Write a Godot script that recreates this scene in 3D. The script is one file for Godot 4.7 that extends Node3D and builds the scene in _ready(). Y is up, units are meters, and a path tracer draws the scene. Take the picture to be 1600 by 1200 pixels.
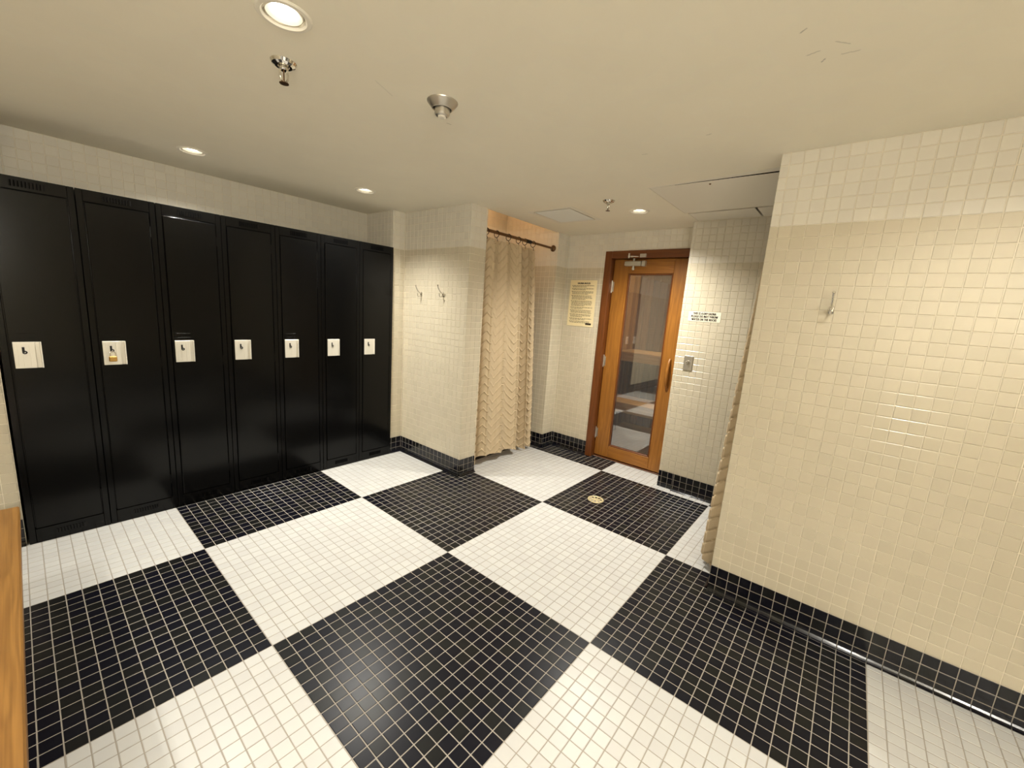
extends Node3D

const T := 0.0508            # pitch of the two inch tiles
const SQ := 0.9144           # eighteen tiles make one square of the chequerboard
const CEIL := 2.123
const BASE_TOP := 0.1416
const BAND := 1.818
const FPX := 638.67          # focal length in pixels of a 1600 x 1200 frame

var cam: Camera3D
var M := {}
var used := {}
var rng := RandomNumberGenerator.new()
var tile_cache := {}


# ---------------------------------------------------------------- mesh builder
class MB:
	var v := PackedVector3Array()
	var n := PackedVector3Array()
	var c := PackedColorArray()
	var uv := PackedVector2Array()
	var idx := PackedInt32Array()
	var col := Color.WHITE
	var xf := Transform3D.IDENTITY

	func vert(p: Vector3, nn: Vector3, t := Vector2.ZERO) -> int:
		v.append(xf * p)
		n.append((xf.basis * nn).normalized())
		c.append(col)
		uv.append(t)
		return v.size() - 1

	# four corners in ring order; out = rough outward direction
	func quad(a: Vector3, b: Vector3, d: Vector3, e: Vector3, out: Vector3, ua := Vector2.ZERO, ub := Vector2.ZERO, ud := Vector2.ZERO, ue := Vector2.ZERO) -> void:
		var nn := (b - a).cross(e - a)
		if nn.length_squared() < 1e-16:
			nn = (d - b).cross(e - b)
		nn = nn.normalized()
		var flip := nn.dot(out) > 0.0
		if not flip:
			nn = -nn
		var i := vert(a, nn, ua)
		vert(b, nn, ub)
		vert(d, nn, ud)
		vert(e, nn, ue)
		if flip:
			idx.append_array(PackedInt32Array([i, i + 2, i + 1, i, i + 3, i + 2]))
		else:
			idx.append_array(PackedInt32Array([i, i + 1, i + 2, i, i + 2, i + 3]))

	func tri(a: Vector3, b: Vector3, d: Vector3, out: Vector3) -> void:
		var nn := (b - a).cross(d - a).normalized()
		var flip := nn.dot(out) > 0.0
		if not flip:
			nn = -nn
		var i := vert(a, nn)
		vert(b, nn)
		vert(d, nn)
		if flip:
			idx.append_array(PackedInt32Array([i, i + 2, i + 1]))
		else:
			idx.append_array(PackedInt32Array([i, i + 1, i + 2]))

	func tri_i(a: int, b: int, d: int) -> void:
		var g := (v[b] - v[a]).cross(v[d] - v[a])
		if g.dot(n[a] + n[b] + n[d]) > 0.0:
			idx.append_array(PackedInt32Array([a, d, b]))
		else:
			idx.append_array(PackedInt32Array([a, b, d]))

	func box(lo: Vector3, hi: Vector3) -> void:
		var p := func(x, y, z): return Vector3(hi.x if x else lo.x, hi.y if y else lo.y, hi.z if z else lo.z)
		quad(p.call(0, 0, 1), p.call(1, 0, 1), p.call(1, 1, 1), p.call(0, 1, 1), Vector3.BACK)
		quad(p.call(0, 0, 0), p.call(1, 0, 0), p.call(1, 1, 0), p.call(0, 1, 0), Vector3.FORWARD)
		quad(p.call(1, 0, 0), p.call(1, 0, 1), p.call(1, 1, 1), p.call(1, 1, 0), Vector3.RIGHT)
		quad(p.call(0, 0, 0), p.call(0, 0, 1), p.call(0, 1, 1), p.call(0, 1, 0), Vector3.LEFT)
		quad(p.call(0, 1, 0), p.call(1, 1, 0), p.call(1, 1, 1), p.call(0, 1, 1), Vector3.UP)
		quad(p.call(0, 0, 0), p.call(1, 0, 0), p.call(1, 0, 1), p.call(0, 0, 1), Vector3.DOWN)

	# box with all edges chamfered
	func cbox(lo: Vector3, hi: Vector3, ch: float) -> void:
		var m := (lo + hi) * 0.5
		var h := (hi - lo) * 0.5
		ch = minf(ch, minf(h.x, minf(h.y, h.z)) * 0.9)
		for a in 3:
			var b := (a + 1) % 3
			var d := (a + 2) % 3
			for s in [-1.0, 1.0]:
				var q: Array[Vector3] = []
				for k in [[-1, -1], [1, -1], [1, 1], [-1, 1]]:
					var p := Vector3.ZERO
					p[a] = s * h[a]
					p[b] = k[0] * (h[b] - ch)
					p[d] = k[1] * (h[d] - ch)
					q.append(m + p)
				var o := Vector3.ZERO
				o[a] = s
				quad(q[0], q[1], q[2], q[3], o)
			# edges that run along a
			for s in [-1.0, 1.0]:
				for t in [-1.0, 1.0]:
					var q2: Array[Vector3] = []
					for k in [[0, -1], [0, 1], [1, 1], [1, -1]]:
						var p := Vector3.ZERO
						p[a] = k[1] * (h[a] - ch)
						p[b] = s * (h[b] - (ch if k[0] == 1 else 0.0))
						p[d] = t * (h[d] - (ch if k[0] == 0 else 0.0))
						q2.append(m + p)
					var o2 := Vector3.ZERO
					o2[b] = s
					o2[d] = t
					quad(q2[0], q2[1], q2[2], q2[3], o2)
		for x in [-1.0, 1.0]:
			for y in [-1.0, 1.0]:
				for z in [-1.0, 1.0]:
					var s := Vector3(x, y, z)
					tri(m + s * (h - Vector3(0, ch, ch)), m + s * (h - Vector3(ch, 0, ch)), m + s * (h - Vector3(ch, ch, 0)), s)

	# prof: (radius, height) pairs round the local y axis
	func lathe(prof: Array, seg := 24) -> void:
		for k in prof.size() - 1:
			var a: Vector2 = prof[k]
			var b: Vector2 = prof[k + 1]
			var t := b - a
			if t.length() < 1e-7:
				continue
			var nr := Vector2(-t.y, t.x).normalized()
			var first := v.size()
			for i in seg + 1:
				var w := TAU * i / seg
				var r := Vector3(cos(w), 0, sin(w))
				vert(r * a.x + Vector3.UP * a.y, r * nr.x + Vector3.UP * nr.y)
				vert(r * b.x + Vector3.UP * b.y, r * nr.x + Vector3.UP * nr.y)
			for i in seg:
				var o := first + i * 2
				if a.x > 1e-6:
					tri_i(o, o + 1, o + 2)
				if b.x > 1e-6:
					tri_i(o + 1, o + 3, o + 2)

	func tube(path: Array, radii, seg := 10, caps := true) -> void:
		var first := v.size()
		var side := Vector3.ZERO
		for k in path.size():
			var p: Vector3 = path[k]
			var d: Vector3 = (path[mini(k + 1, path.size() - 1)] - path[maxi(k - 1, 0)]).normalized()
			if side == Vector3.ZERO:
				side = d.cross(Vector3.UP if absf(d.y) < 0.9 else Vector3.RIGHT).normalized()
			side = (side - d * side.dot(d)).normalized()
			var other := d.cross(side)
			var r: float = radii[k] if radii is Array else radii
			for i in seg + 1:
				var w := TAU * i / seg
				var nn := side * cos(w) + other * sin(w)
				vert(p + nn * r, nn)
		for k in path.size() - 1:
			for i in seg:
				var o := first + k * (seg + 1) + i
				tri_i(o, o + 1, o + seg + 1)
				tri_i(o + 1, o + seg + 2, o + seg + 1)
		if caps:
			for e in [0, path.size() - 1]:
				var d2: Vector3 = path[0] - path[1] if e == 0 else path[-1] - path[-2]
				d2 = d2.normalized()
				var m := vert(path[e], d2)
				var rim := v.size()
				for i in seg + 1:
					vert(v_local(first + e * (seg + 1) + i), d2)
				for i in seg:
					tri_i(m, rim + i, rim + i + 1)

	func v_local(i: int) -> Vector3:
		return xf.affine_inverse() * v[i]

	func ball(at: Vector3, r: float, seg := 12) -> void:
		var keep := xf
		xf = xf * Transform3D(Basis.IDENTITY, at)
		var first := v.size()
		for j in seg / 2 + 1:
			var th := PI * j / (seg / 2)
			for i in seg + 1:
				var w := TAU * i / seg
				var nn := Vector3(sin(th) * cos(w), cos(th), sin(th) * sin(w))
				vert(nn * r, nn)
		for j in seg / 2:
			for i in seg:
				var o := first + j * (seg + 1) + i
				tri_i(o, o + 1, o + seg + 1)
				tri_i(o + 1, o + seg + 2, o + seg + 1)
		xf = keep

	func mesh() -> ArrayMesh:
		var a := []
		a.resize(Mesh.ARRAY_MAX)
		a[Mesh.ARRAY_VERTEX] = v
		a[Mesh.ARRAY_NORMAL] = n
		a[Mesh.ARRAY_COLOR] = c
		a[Mesh.ARRAY_TEX_UV] = uv
		a[Mesh.ARRAY_INDEX] = idx
		var m := ArrayMesh.new()
		m.add_surface_from_arrays(Mesh.PRIMITIVE_TRIANGLES, a)
		return m


# ---------------------------------------------------------------- naming and tags
func numbered(called: String, parent: Node) -> String:
	var key := str(parent.get_instance_id()) + "/" + called
	var k: int = used.get(key, 0)
	used[key] = k + 1
	return called if k == 0 else "%s_%03d" % [called, k]

func put(called: String, mesh: Mesh, m: Material, parent: Node = self, at := Vector3.ZERO) -> MeshInstance3D:
	var o := MeshInstance3D.new()
	o.name = numbered(called, parent)
	o.mesh = mesh
	o.material_override = m
	o.position = at
	parent.add_child(o, true)
	return o

func obj(called: String, b: MB, m: Material, parent: Node = self, at := Vector3.ZERO) -> MeshInstance3D:
	return put(called, b.mesh(), m, parent, at)

func tag(o: Node, label: String, category: String, group := "", kind := "") -> Node:
	o.set_meta("label", label)
	o.set_meta("category", category)
	if group:
		o.set_meta("group", group)
	if kind:
		o.set_meta("kind", kind)
	return o

func thing(called: String, label: String, category: String, at := Vector3.ZERO, group := "", kind := "") -> Node3D:
	var o := Node3D.new()
	o.name = numbered(called, self)
	o.position = at
	add_child(o, true)
	tag(o, label, category, group, kind)
	return o

func copy_of(o: Node3D, called: String, at: Vector3, label := "") -> Node3D:
	var r: Node3D = o.duplicate()
	r.name = numbered(called, self)
	add_child(r, true)
	r.position = at
	if label:
		r.set_meta("label", label)
	return r


# ---------------------------------------------------------------- materials
func mat(rgb: Color, rough: float, metal := 0.0, spec := 0.5) -> StandardMaterial3D:
	var m := StandardMaterial3D.new()
	m.albedo_color = rgb
	m.roughness = rough
	m.metallic = metal
	m.metallic_specular = spec
	return m

func c8(r: int, g: int, b: int) -> Color:
	return Color8(r, g, b)

func noise_tex(seed_: int, w: int, h: int, lo: Color, hi: Color, fx: float, fy: float, oct := 4) -> ImageTexture:
	var f := FastNoiseLite.new()
	f.seed = seed_
	f.noise_type = FastNoiseLite.TYPE_SIMPLEX_SMOOTH
	f.frequency = 1.0
	f.fractal_octaves = oct
	var im := Image.create(w, h, false, Image.FORMAT_RGB8)
	for y in h:
		for x in w:
			# seamless by going round two circles
			var a := TAU * x / w
			var b := TAU * y / h
			var t := f.get_noise_3d(cos(a) * fx + 7.0 * cos(b) * fy, sin(a) * fx, 7.0 * sin(b) * fy) * 0.5 + 0.5
			im.set_pixel(x, y, lo.lerp(hi, clampf(t, 0, 1)))
	return ImageTexture.create_from_image(im)

func wood_tex(seed_: int, lo: Color, hi: Color, lying := false) -> ImageTexture:
	# grain runs along the v direction, or along u for lying boards
	var f := FastNoiseLite.new()
	f.seed = seed_
	f.frequency = 1.0
	f.fractal_octaves = 3
	var w := 256
	var h := 256
	var im := Image.create(w, h, false, Image.FORMAT_RGB8)
	for y in h:
		for x in w:
			var a := TAU * x / w
			var b := TAU * y / h
			var warp := f.get_noise_3d(cos(a) * 0.6, sin(a) * 0.6, cos(b) * 0.35 + 5.0) * 1.6
			var ring := sin((float(x) / w + warp * 0.16) * TAU * 7.0) * 0.5 + 0.5
			var fine := f.get_noise_3d(cos(a) * 9.0, sin(a) * 9.0, cos(b) * 0.8 + sin(b) * 0.5) * 0.5 + 0.5
			var t := clampf(ring * 0.4 + fine * 0.6, 0, 1)
			im.set_pixel(x, y, lo.lerp(hi, t))
	if lying:
		im.rotate_90(CLOCKWISE)
	return ImageTexture.create_from_image(im)

func wood(tex: Texture2D, along: int, rough: float, tint := Color.WHITE) -> StandardMaterial3D:
	var m := mat(tint, rough)
	m.albedo_texture = tex
	m.uv1_triplanar = true
	m.uv1_world_triplanar = true
	var s := Vector3(4.0, 4.0, 4.0)
	s[along] = 0.8
	m.uv1_scale = s
	return m

func make_materials() -> void:
	M.tile_floor = mat(Color.WHITE, 0.30, 0.0, 0.31)
	M.tile_floor.vertex_color_use_as_albedo = true
	M.tile_wall = mat(Color.WHITE, 0.25)
	M.tile_wall.vertex_color_use_as_albedo = true
	M.tile_base = mat(Color.WHITE, 0.16)
	M.tile_base.vertex_color_use_as_albedo = true
	M.grout_floor = mat(c8(156, 149, 138), 0.95)
	M.grout_wall = mat(c8(226, 217, 198), 0.9)
	M.plaster = mat(c8(228, 220, 204), 0.9)
	M.locker = mat(c8(6, 6, 6), 0.18, 0.0, 0.35)
	M.steel = mat(c8(226, 222, 210), 0.42, 0.35)
	M.chrome = mat(c8(225, 222, 215), 0.09, 1.0)
	M.brushed = mat(c8(205, 200, 190), 0.34, 0.9)
	M.bronze = mat(c8(116, 88, 62), 0.3, 0.9)
	M.brass = mat(c8(196, 156, 88), 0.32, 0.85)
	M.pale_brass = mat(c8(214, 200, 158), 0.45, 0.5)
	M.black = mat(c8(14, 13, 12), 0.6)
	M.dark = mat(c8(30, 24, 18), 0.8)
	M.white = mat(c8(232, 226, 212), 0.5)
	M.trim = mat(c8(240, 234, 220), 0.5)
	M.hatch = mat(c8(240, 242, 238), 0.6)
	M.closer = mat(c8(190, 184, 168), 0.4, 0.4)
	M.lamp = mat(c8(255, 252, 244), 0.5)
	M.lamp.emission_enabled = true
	M.lamp.emission = Color(1.0, 0.96, 0.88)
	M.lamp.emission_energy_multiplier = 7.0
	M.fill_bar_glow = mat(c8(255, 250, 240), 0.5)  # glowing diffuser of the added fill bar
	M.fill_bar_glow.emission_enabled = true
	M.fill_bar_glow.emission = Color(1.0, 0.955, 0.88)
	M.fill_bar_glow.emission_energy_multiplier = 2.0
	M.sauna_lamp = mat(c8(255, 220, 160), 0.5)
	M.sauna_lamp.emission_enabled = true
	M.sauna_lamp.emission = Color(1.0, 0.78, 0.5)
	M.sauna_lamp.emission_energy_multiplier = 0.6
	var oak := wood_tex(3, c8(128, 80, 26), c8(168, 112, 44))
	var dark_oak := wood_tex(5, c8(88, 46, 14), c8(124, 70, 26))
	M.oak_v = wood(oak, 1, 0.38)
	M.oak_h = wood(wood_tex(3, c8(128, 80, 26), c8(168, 112, 44), true), 0, 0.38)
	M.frame_v = wood(dark_oak, 1, 0.4)
	M.frame_h = wood(wood_tex(5, c8(88, 46, 14), c8(124, 70, 26), true), 0, 0.4)
	var cedar := wood_tex(9, c8(122, 90, 50), c8(170, 134, 88))
	M.cedar_a = wood(cedar, 1, 0.6)
	M.cedar_b = wood(cedar, 1, 0.6, c8(232, 228, 222))
	M.cedar_c = wood(cedar, 1, 0.6, c8(206, 198, 186))
	M.cedar_h = wood(wood_tex(10, c8(190, 164, 122), c8(216, 192, 152), true), 0, 0.6)
	M.bench = wood(wood_tex(12, c8(116, 78, 30), c8(158, 114, 54), true), 0, 0.45)
	var g := mat(Color(0.96, 0.97, 0.96, 0.03), 0.0)
	g.transparency = BaseMaterial3D.TRANSPARENCY_ALPHA
	g.refraction_enabled = true
	g.refraction_scale = 0.13
	M.glass = g
	M.curtain = mat(c8(198, 178, 146), 0.85)
	M.curtain.backlight_enabled = true
	M.curtain.backlight = Color(0.16, 0.13, 0.09)
	M.curtain.cull_mode = BaseMaterial3D.CULL_DISABLED


# ---------------------------------------------------------------- tiles
# palettes hold linear colours
func shades(name_: String) -> Array:
	match name_:
		"black": return [Color(0.0075, 0.0075, 0.0080), Color(0.0085, 0.0081, 0.0080), Color(0.0069, 0.0070, 0.0080)]
		"white": return [Color(0.545, 0.54, 0.522), Color(0.558, 0.553, 0.534), Color(0.53, 0.525, 0.507)]
		"band": return [Color(0.715, 0.675, 0.585), Color(0.728, 0.688, 0.595), Color(0.70, 0.662, 0.573)]
	return [Color(0.60, 0.54, 0.412), Color(0.612, 0.551, 0.421), Color(0.588, 0.529, 0.403)]

# one tile, lying in local x/z, its face at y = 0; w and d are its outer sizes
func tile_into(b: MB, w: float, d: float, ch: float, deep: float, rich: bool) -> void:
	var x := w * 0.5
	var z := d * 0.5
	var xi := x - ch
	var zi := z - ch
	var q := [[Vector3(-xi, 0, -zi), Vector3(-x, -ch * 0.7, -z), Vector3(-x, -deep, -z)], [Vector3(xi, 0, -zi), Vector3(x, -ch * 0.7, -z), Vector3(x, -deep, -z)], [Vector3(xi, 0, zi), Vector3(x, -ch * 0.7, z), Vector3(x, -deep, z)], [Vector3(-xi, 0, zi), Vector3(-x, -ch * 0.7, z), Vector3(-x, -deep, z)]]
	b.quad(q[0][0], q[1][0], q[2][0], q[3][0], Vector3.UP)
	var outs := [Vector3(0, 0.7, -1), Vector3(1, 0.7, 0), Vector3(0, 0.7, 1), Vector3(-1, 0.7, 0)]
	for k in 4:
		var e := (k + 1) % 4
		if rich:
			b.quad(q[k][0], q[e][0], q[e][1], q[k][1], outs[k])
			b.quad(q[k][1], q[e][1], q[e][2], q[k][2], outs[k] - Vector3(0, 0.7, 0))
		else:
			b.quad(q[k][0], q[e][0], q[e][2], q[k][2], outs[k])

func shared_tile(color: String, shade: int, joint: float) -> ArrayMesh:
	var key := "%s%d%f" % [color, shade, joint]
	if not tile_cache.has(key):
		var b := MB.new()
		b.col = shades(color)[shade]
		tile_into(b, T - joint, T - joint, 0.0016, 0.0035, true)
		tile_cache[key] = b.mesh()
	return tile_cache[key]

# apparent side in pixels of a tile there, or 0 outside the frame
func apparent(p: Vector3, nn: Vector3) -> float:
	var q := cam.transform.affine_inverse() * p
	if q.z > -0.1:
		return 0.0
	var x := q.x / -q.z * FPX
	var y := q.y / -q.z * FPX
	if absf(x) > 800.0 or absf(y) > 600.0:
		return 0.0
	var face := nn.dot((cam.position - p).normalized())
	if face <= 0.0:
		return 0.0
	return T * FPX / -q.z * sqrt(face)

# tiles over rectangles given in (a, b) along axes U and V of a plane; pick(a, b) names a colour, or "" for none
func tiles(parent: Node, origin: Vector3, U: Vector3, V: Vector3, rects: Array, pick: Callable, material: Material, joint: float, tilt: float, phase := Vector2.ZERO, most := 300, smallest := 8.5) -> void:
	var N := U.cross(V).normalized()
	var base := Basis(U, N, U.cross(N))
	var singles := {}
	var rest := {}
	for r: Rect2 in rects:
		var i0 := floori((r.position.x - phase.x) / T + 1e-4)
		var i1 := ceili((r.end.x - phase.x) / T - 1e-4)
		var j0 := floori((r.position.y - phase.y) / T + 1e-4)
		var j1 := ceili((r.end.y - phase.y) / T - 1e-4)
		for i in range(i0, i1):
			for j in range(j0, j1):
				var a0 := maxf(phase.x + i * T + joint * 0.5, r.position.x + joint * 0.3)
				var a1 := minf(phase.x + (i + 1) * T - joint * 0.5, r.end.x - joint * 0.3)
				var b0 := maxf(phase.y + j * T + joint * 0.5, r.position.y + joint * 0.3)
				var b1 := minf(phase.y + (j + 1) * T - joint * 0.5, r.end.y - joint * 0.3)
				if a1 - a0 < 0.005 or b1 - b0 < 0.005:
					continue
				var color: String = pick.call((a0 + a1) * 0.5, (b0 + b1) * 0.5)
				if color == "":
					continue
				var p := origin + U * (a0 + a1) * 0.5 + V * (b0 + b1) * 0.5
				var turn := Basis(U, rng.randfn() * tilt) * Basis(V, rng.randfn() * tilt)
				var d := {"p": p, "w": a1 - a0, "d": b1 - b0, "s": rng.randi() % 3, "px": apparent(p, N), "turn": turn * base}
				if not singles.has(color):
					singles[color] = []
				singles[color].append(d)
	for color: String in singles:
		var list: Array = singles[color]
		list.sort_custom(func(x, y): return x.px > y.px)
		var b := MB.new()
		for k in list.size():
			var d: Dictionary = list[k]
			var full: bool = absf(d.w - (T - joint)) < 1e-5 and absf(d.d - (T - joint)) < 1e-5
			var what := "black_tile" if color == "black" else "beige_tile" if color == "beige" else "white_tile"
			if k < most and d.px >= smallest:
				var m: Mesh
				if full:
					m = shared_tile(color, d.s, joint)
				else:
					var one := MB.new()
					one.col = shades(color)[d.s]
					tile_into(one, d.w, d.d, 0.0016, 0.0035, true)
					m = one.mesh()
				var o := put(what, m, material, parent)
				o.transform = Transform3D(d.turn, d.p)
			else:
				b.col = shades(color)[d.s]
				b.xf = Transform3D(d.turn, d.p)
				tile_into(b, d.w, d.d, 0.0016, 0.0035, d.px > 5.0)
		if b.v.size():
			var o2 := obj(("black" if color == "black" else "beige" if color == "beige" else "white") + "_tile_field", b, material, parent)
			o2.set_meta("kind", "stuff")

func wall_pick(_a: float, b: float) -> String:
	return "band" if b > BAND else "beige"

# a solid wall whose tiled faces are given as [origin, U, a0, a1, b0, b1]
func wall(called: String, label: String, boxes: Array, faces: Array, low := 0.0) -> MeshInstance3D:
	var b := MB.new()
	for k: Array in boxes:
		b.box(k[0], k[1])
	var o := obj(called, b, M.grout_wall)
	tag(o, label, "wall", "", "structure")
	for f: Array in faces:
		var rects := []
		for r: Rect2 in f[2]:
			rects.append(r)
		tiles(o, f[0], f[1], Vector3.UP, rects, wall_pick, M.tile_wall, 0.0026, 0.0006, Vector2(0, BASE_TOP))
	return o

# black skirting of two tile rows and a coved row; runs is a list of [origin, U, a0, a1, cove]
func skirting(called: String, label: String, runs: Array) -> void:
	var holder := thing(called, label, "skirting", Vector3.ZERO, "", "structure")
	var joint := 0.003
	for r: Array in runs:
		var O: Vector3 = r[0]
		var U: Vector3 = r[1]
		var N := U.cross(Vector3.UP).normalized()
		var cove: bool = r[4]
		# N must point to the room
		tiles(holder, O + N * 0.001, U, Vector3.UP, [Rect2(r[2], 0.04, r[3] - r[2], BASE_TOP - 0.04)], func(_a, _b): return "black", M.tile_base, joint, 0.004, Vector2(0, 0.04), 120, 7.0)
		var bed := MB.new()
		var P0: Vector3 = O + U * r[2]
		var P1: Vector3 = O + U * r[3]
		for prof in [[Vector2(0.0, BASE_TOP), Vector2(-0.001, 0.04)], [Vector2(-0.001, 0.04), Vector2(0.0, 0.0)]]:
			bed.quad(P0 + N * prof[0].x + Vector3.UP * prof[0].y, P1 + N * prof[0].x + Vector3.UP * prof[0].y, P1 + N * prof[1].x + Vector3.UP * prof[1].y, P0 + N * prof[1].x + Vector3.UP * prof[1].y, N)
		obj("grout_bed", bed, M.grout_floor, holder)
		# coved pieces
		var prof2: Array = [Vector2(0.001, 0.0385), Vector2(0.0014, 0.025), Vector2(0.0035, 0.0155), Vector2(0.008, 0.0085), Vector2(0.0145, 0.0042), Vector2(0.0215, 0.0022), Vector2(0.0225, 0.0)] if cove else [Vector2(0.001, 0.0385), Vector2(0.001, 0.001)]
		var i0 := floori(r[2] / T + 1e-4)
		var i1 := ceili(r[3] / T - 1e-4)
		for i in range(i0, i1):
			var a0 := maxf(i * T + joint * 0.5, r[2])
			var a1 := minf((i + 1) * T - joint * 0.5, r[3])
			if a1 - a0 < 0.004:
				continue
			var b := MB.new()
			b.col = shades("black")[rng.randi() % 3]
			for k in prof2.size() - 1:
				var p: Vector2 = prof2[k]
				var q: Vector2 = prof2[k + 1]
				b.quad(O + U * a0 + N * p.x + Vector3.UP * p.y, O + U * a1 + N * p.x + Vector3.UP * p.y, O + U * a1 + N * q.x + Vector3.UP * q.y, O + U * a0 + N * q.x + Vector3.UP * q.y, N + Vector3.UP)
				for e in [[a0, -1.0], [a1, 1.0]]:
					b.quad(O + U * e[0] + N * p.x + Vector3.UP * p.y, O + U * e[0] + N * q.x + Vector3.UP * q.y, O + U * e[0] + Vector3.UP * q.y, O + U * e[0] + Vector3.UP * p.y, U * e[1])
			obj("cove_tile", b, M.tile_base, holder)


# ---------------------------------------------------------------- ceiling fittings
func downlight(at: Vector3, label: String, energy: float, lean := 0.0) -> Node3D:
	var t := thing("recessed_downlight", label, "downlight", at, "recessed downlights in the ceiling")
	var b := MB.new()
	b.lathe([Vector2(0.0505, 0.012), Vector2(0.0525, 0.0), Vector2(0.0575, -0.005), Vector2(0.067, -0.0045), Vector2(0.071, -0.001), Vector2(0.071, 0.001)], 40)
	obj("trim_ring", b, M.trim, t)
	b = MB.new()
	b.lathe([Vector2(0.0505, 0.012), Vector2(0.0505, 0.06), Vector2(0.0, 0.06)], 32)
	obj("housing", b, M.white, t)
	b = MB.new()
	b.lathe([Vector2(0.030, 0.016), Vector2(0.034, 0.012), Vector2(0.0455, 0.001), Vector2(0.0485, 0.003), Vector2(0.0485, 0.02)], 36)
	obj("gimbal_ring", b, M.trim, t)
	b = MB.new()
	b.lathe([Vector2(0.031, 0.018), Vector2(0.029, 0.012), Vector2(0.018, 0.007), Vector2(0.0, 0.005)], 32)
	obj("lamp_face", b, M.lamp, t)
	var l := SpotLight3D.new()
	l.name = "lamp_light"
	l.position = Vector3(0, 0.001, 0)
	l.rotation_degrees.x = -90 - lean
	l.spot_angle = 71
	l.spot_angle_attenuation = 1.0
	l.spot_range = 12
	l.spot_attenuation = 2
	l.light_energy = energy
	l.light_size = 0.028
	l.light_color = Color(1.0, 0.985, 0.945)
	l.shadow_enabled = true
	t.add_child(l)
	return t

# added light bar behind the camera, out of view, to brighten the ceiling
func added_fill_bar() -> void:
	var t := thing("added_fill_bar", "added fill light bar, out of view on the wall opposite the lockers", "fill light", Vector3(3.14, 1.80, 1.40))
	var b := MB.new()
	b.cbox(Vector3(-0.03, -0.07, -0.47), Vector3(0.0, 0.07, 0.47), 0.006)
	obj("back_plate", b, M.chrome, t)
	b = MB.new()
	b.cbox(Vector3(-0.075, -0.05, -0.45), Vector3(-0.03, 0.05, 0.45), 0.015)
	obj("lamp_diffuser", b, M.fill_bar_glow, t)
	var l := AreaLight3D.new()
	l.name = "lamp_light"
	l.area_size = Vector2(0.88, 0.10)
	l.position = Vector3(-0.08, 0, 0)
	l.rotation_degrees.y = 90
	l.light_energy = 2.6
	l.light_color = Color(1.0, 0.985, 0.945)
	l.area_range = 12
	l.shadow_enabled = true
	t.add_child(l)

func sprinkler(at: Vector3, label: String) -> void:
	var t := thing("sprinkler_head", label, "sprinkler", at, "chrome sprinkler heads on the ceiling")
	var b := MB.new()
	b.lathe([Vector2(0.013, -0.006), Vector2(0.018, -0.0125), Vector2(0.026, -0.013), Vector2(0.035, -0.008), Vector2(0.040, 0.0)], 32)
	obj("escutcheon", b, M.chrome, t)
	b = MB.new()
	b.lathe([Vector2(0.0, -0.024), Vector2(0.011, -0.024), Vector2(0.014, -0.02), Vector2(0.014, -0.006), Vector2(0.018, -0.006)], 20)
	obj("body", b, M.chrome, t)
	for s in [-1.0, 1.0]:
		b = MB.new()
		b.tube([Vector3(s * 0.003, -0.02, s * 0.010), Vector3(s * 0.004, -0.032, s * 0.014), Vector3(s * 0.004, -0.046, s * 0.0135), Vector3(s * 0.002, -0.055, s * 0.008), Vector3(0, -0.059, 0)], 0.0034, 8)
		obj("frame_arm", b, M.chrome, t)
	b = MB.new()
	b.tube([Vector3(0, -0.022, 0), Vector3(0, -0.04, 0), Vector3(0, -0.058, 0)], 0.0022, 8)
	obj("glass_bulb", b, M.bronze, t)
	b = MB.new()
	b.lathe([Vector2(0.0, -0.064), Vector2(0.0145, -0.0635), Vector2(0.0145, -0.0615), Vector2(0.0, -0.059)], 20)
	obj("deflector", b, M.bronze, t)


# ---------------------------------------------------------------- things on the walls
func coat_hook(at: Vector3, label: String) -> void:
	var t := thing("coat_hook", label, "hook", at, "chrome double coat hooks")
	var b := MB.new()
	b.xf = Transform3D(Basis(Vector3.RIGHT, PI / 2).scaled(Vector3(0.8, 1.5, 1.0)), Vector3.ZERO)
	b.lathe([Vector2(0.0, 0.0075), Vector2(0.008, 0.0068), Vector2(0.0125, 0.0045), Vector2(0.0145, 0.0)], 24)
	obj("base_plate", b, M.chrome, t)
	b = MB.new()
	var up: Array = [Vector3(0, 0.006, 0.004), Vector3(0, 0.013, 0.018), Vector3(0, 0.024, 0.032), Vector3(0, 0.038, 0.045), Vector3(0, 0.053, 0.054), Vector3(0, 0.066, 0.058)]
	b.tube(up, [0.0058, 0.005, 0.0044, 0.004, 0.0036, 0.0034], 10)
	b.ball(Vector3(0, 0.069, 0.0585), 0.0062)
	obj("upper_prong", b, M.chrome, t)
	b = MB.new()
	b.tube([Vector3(0, -0.006, 0.004), Vector3(0, -0.014, 0.012), Vector3(0, -0.019, 0.022), Vector3(0, -0.0175, 0.032), Vector3(0, -0.009, 0.038), Vector3(0, 0.0, 0.0395)], [0.0055, 0.0048, 0.0044, 0.004, 0.0037, 0.0035], 10)
	b.ball(Vector3(0, 0.003, 0.0395), 0.0058)
	obj("lower_prong", b, M.chrome, t)
	for y in [0.014, -0.014]:
		b = MB.new()
		b.ball(Vector3(0, y, 0.0058), 0.0028, 8)
		obj("screw", b, M.brushed, t)

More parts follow.
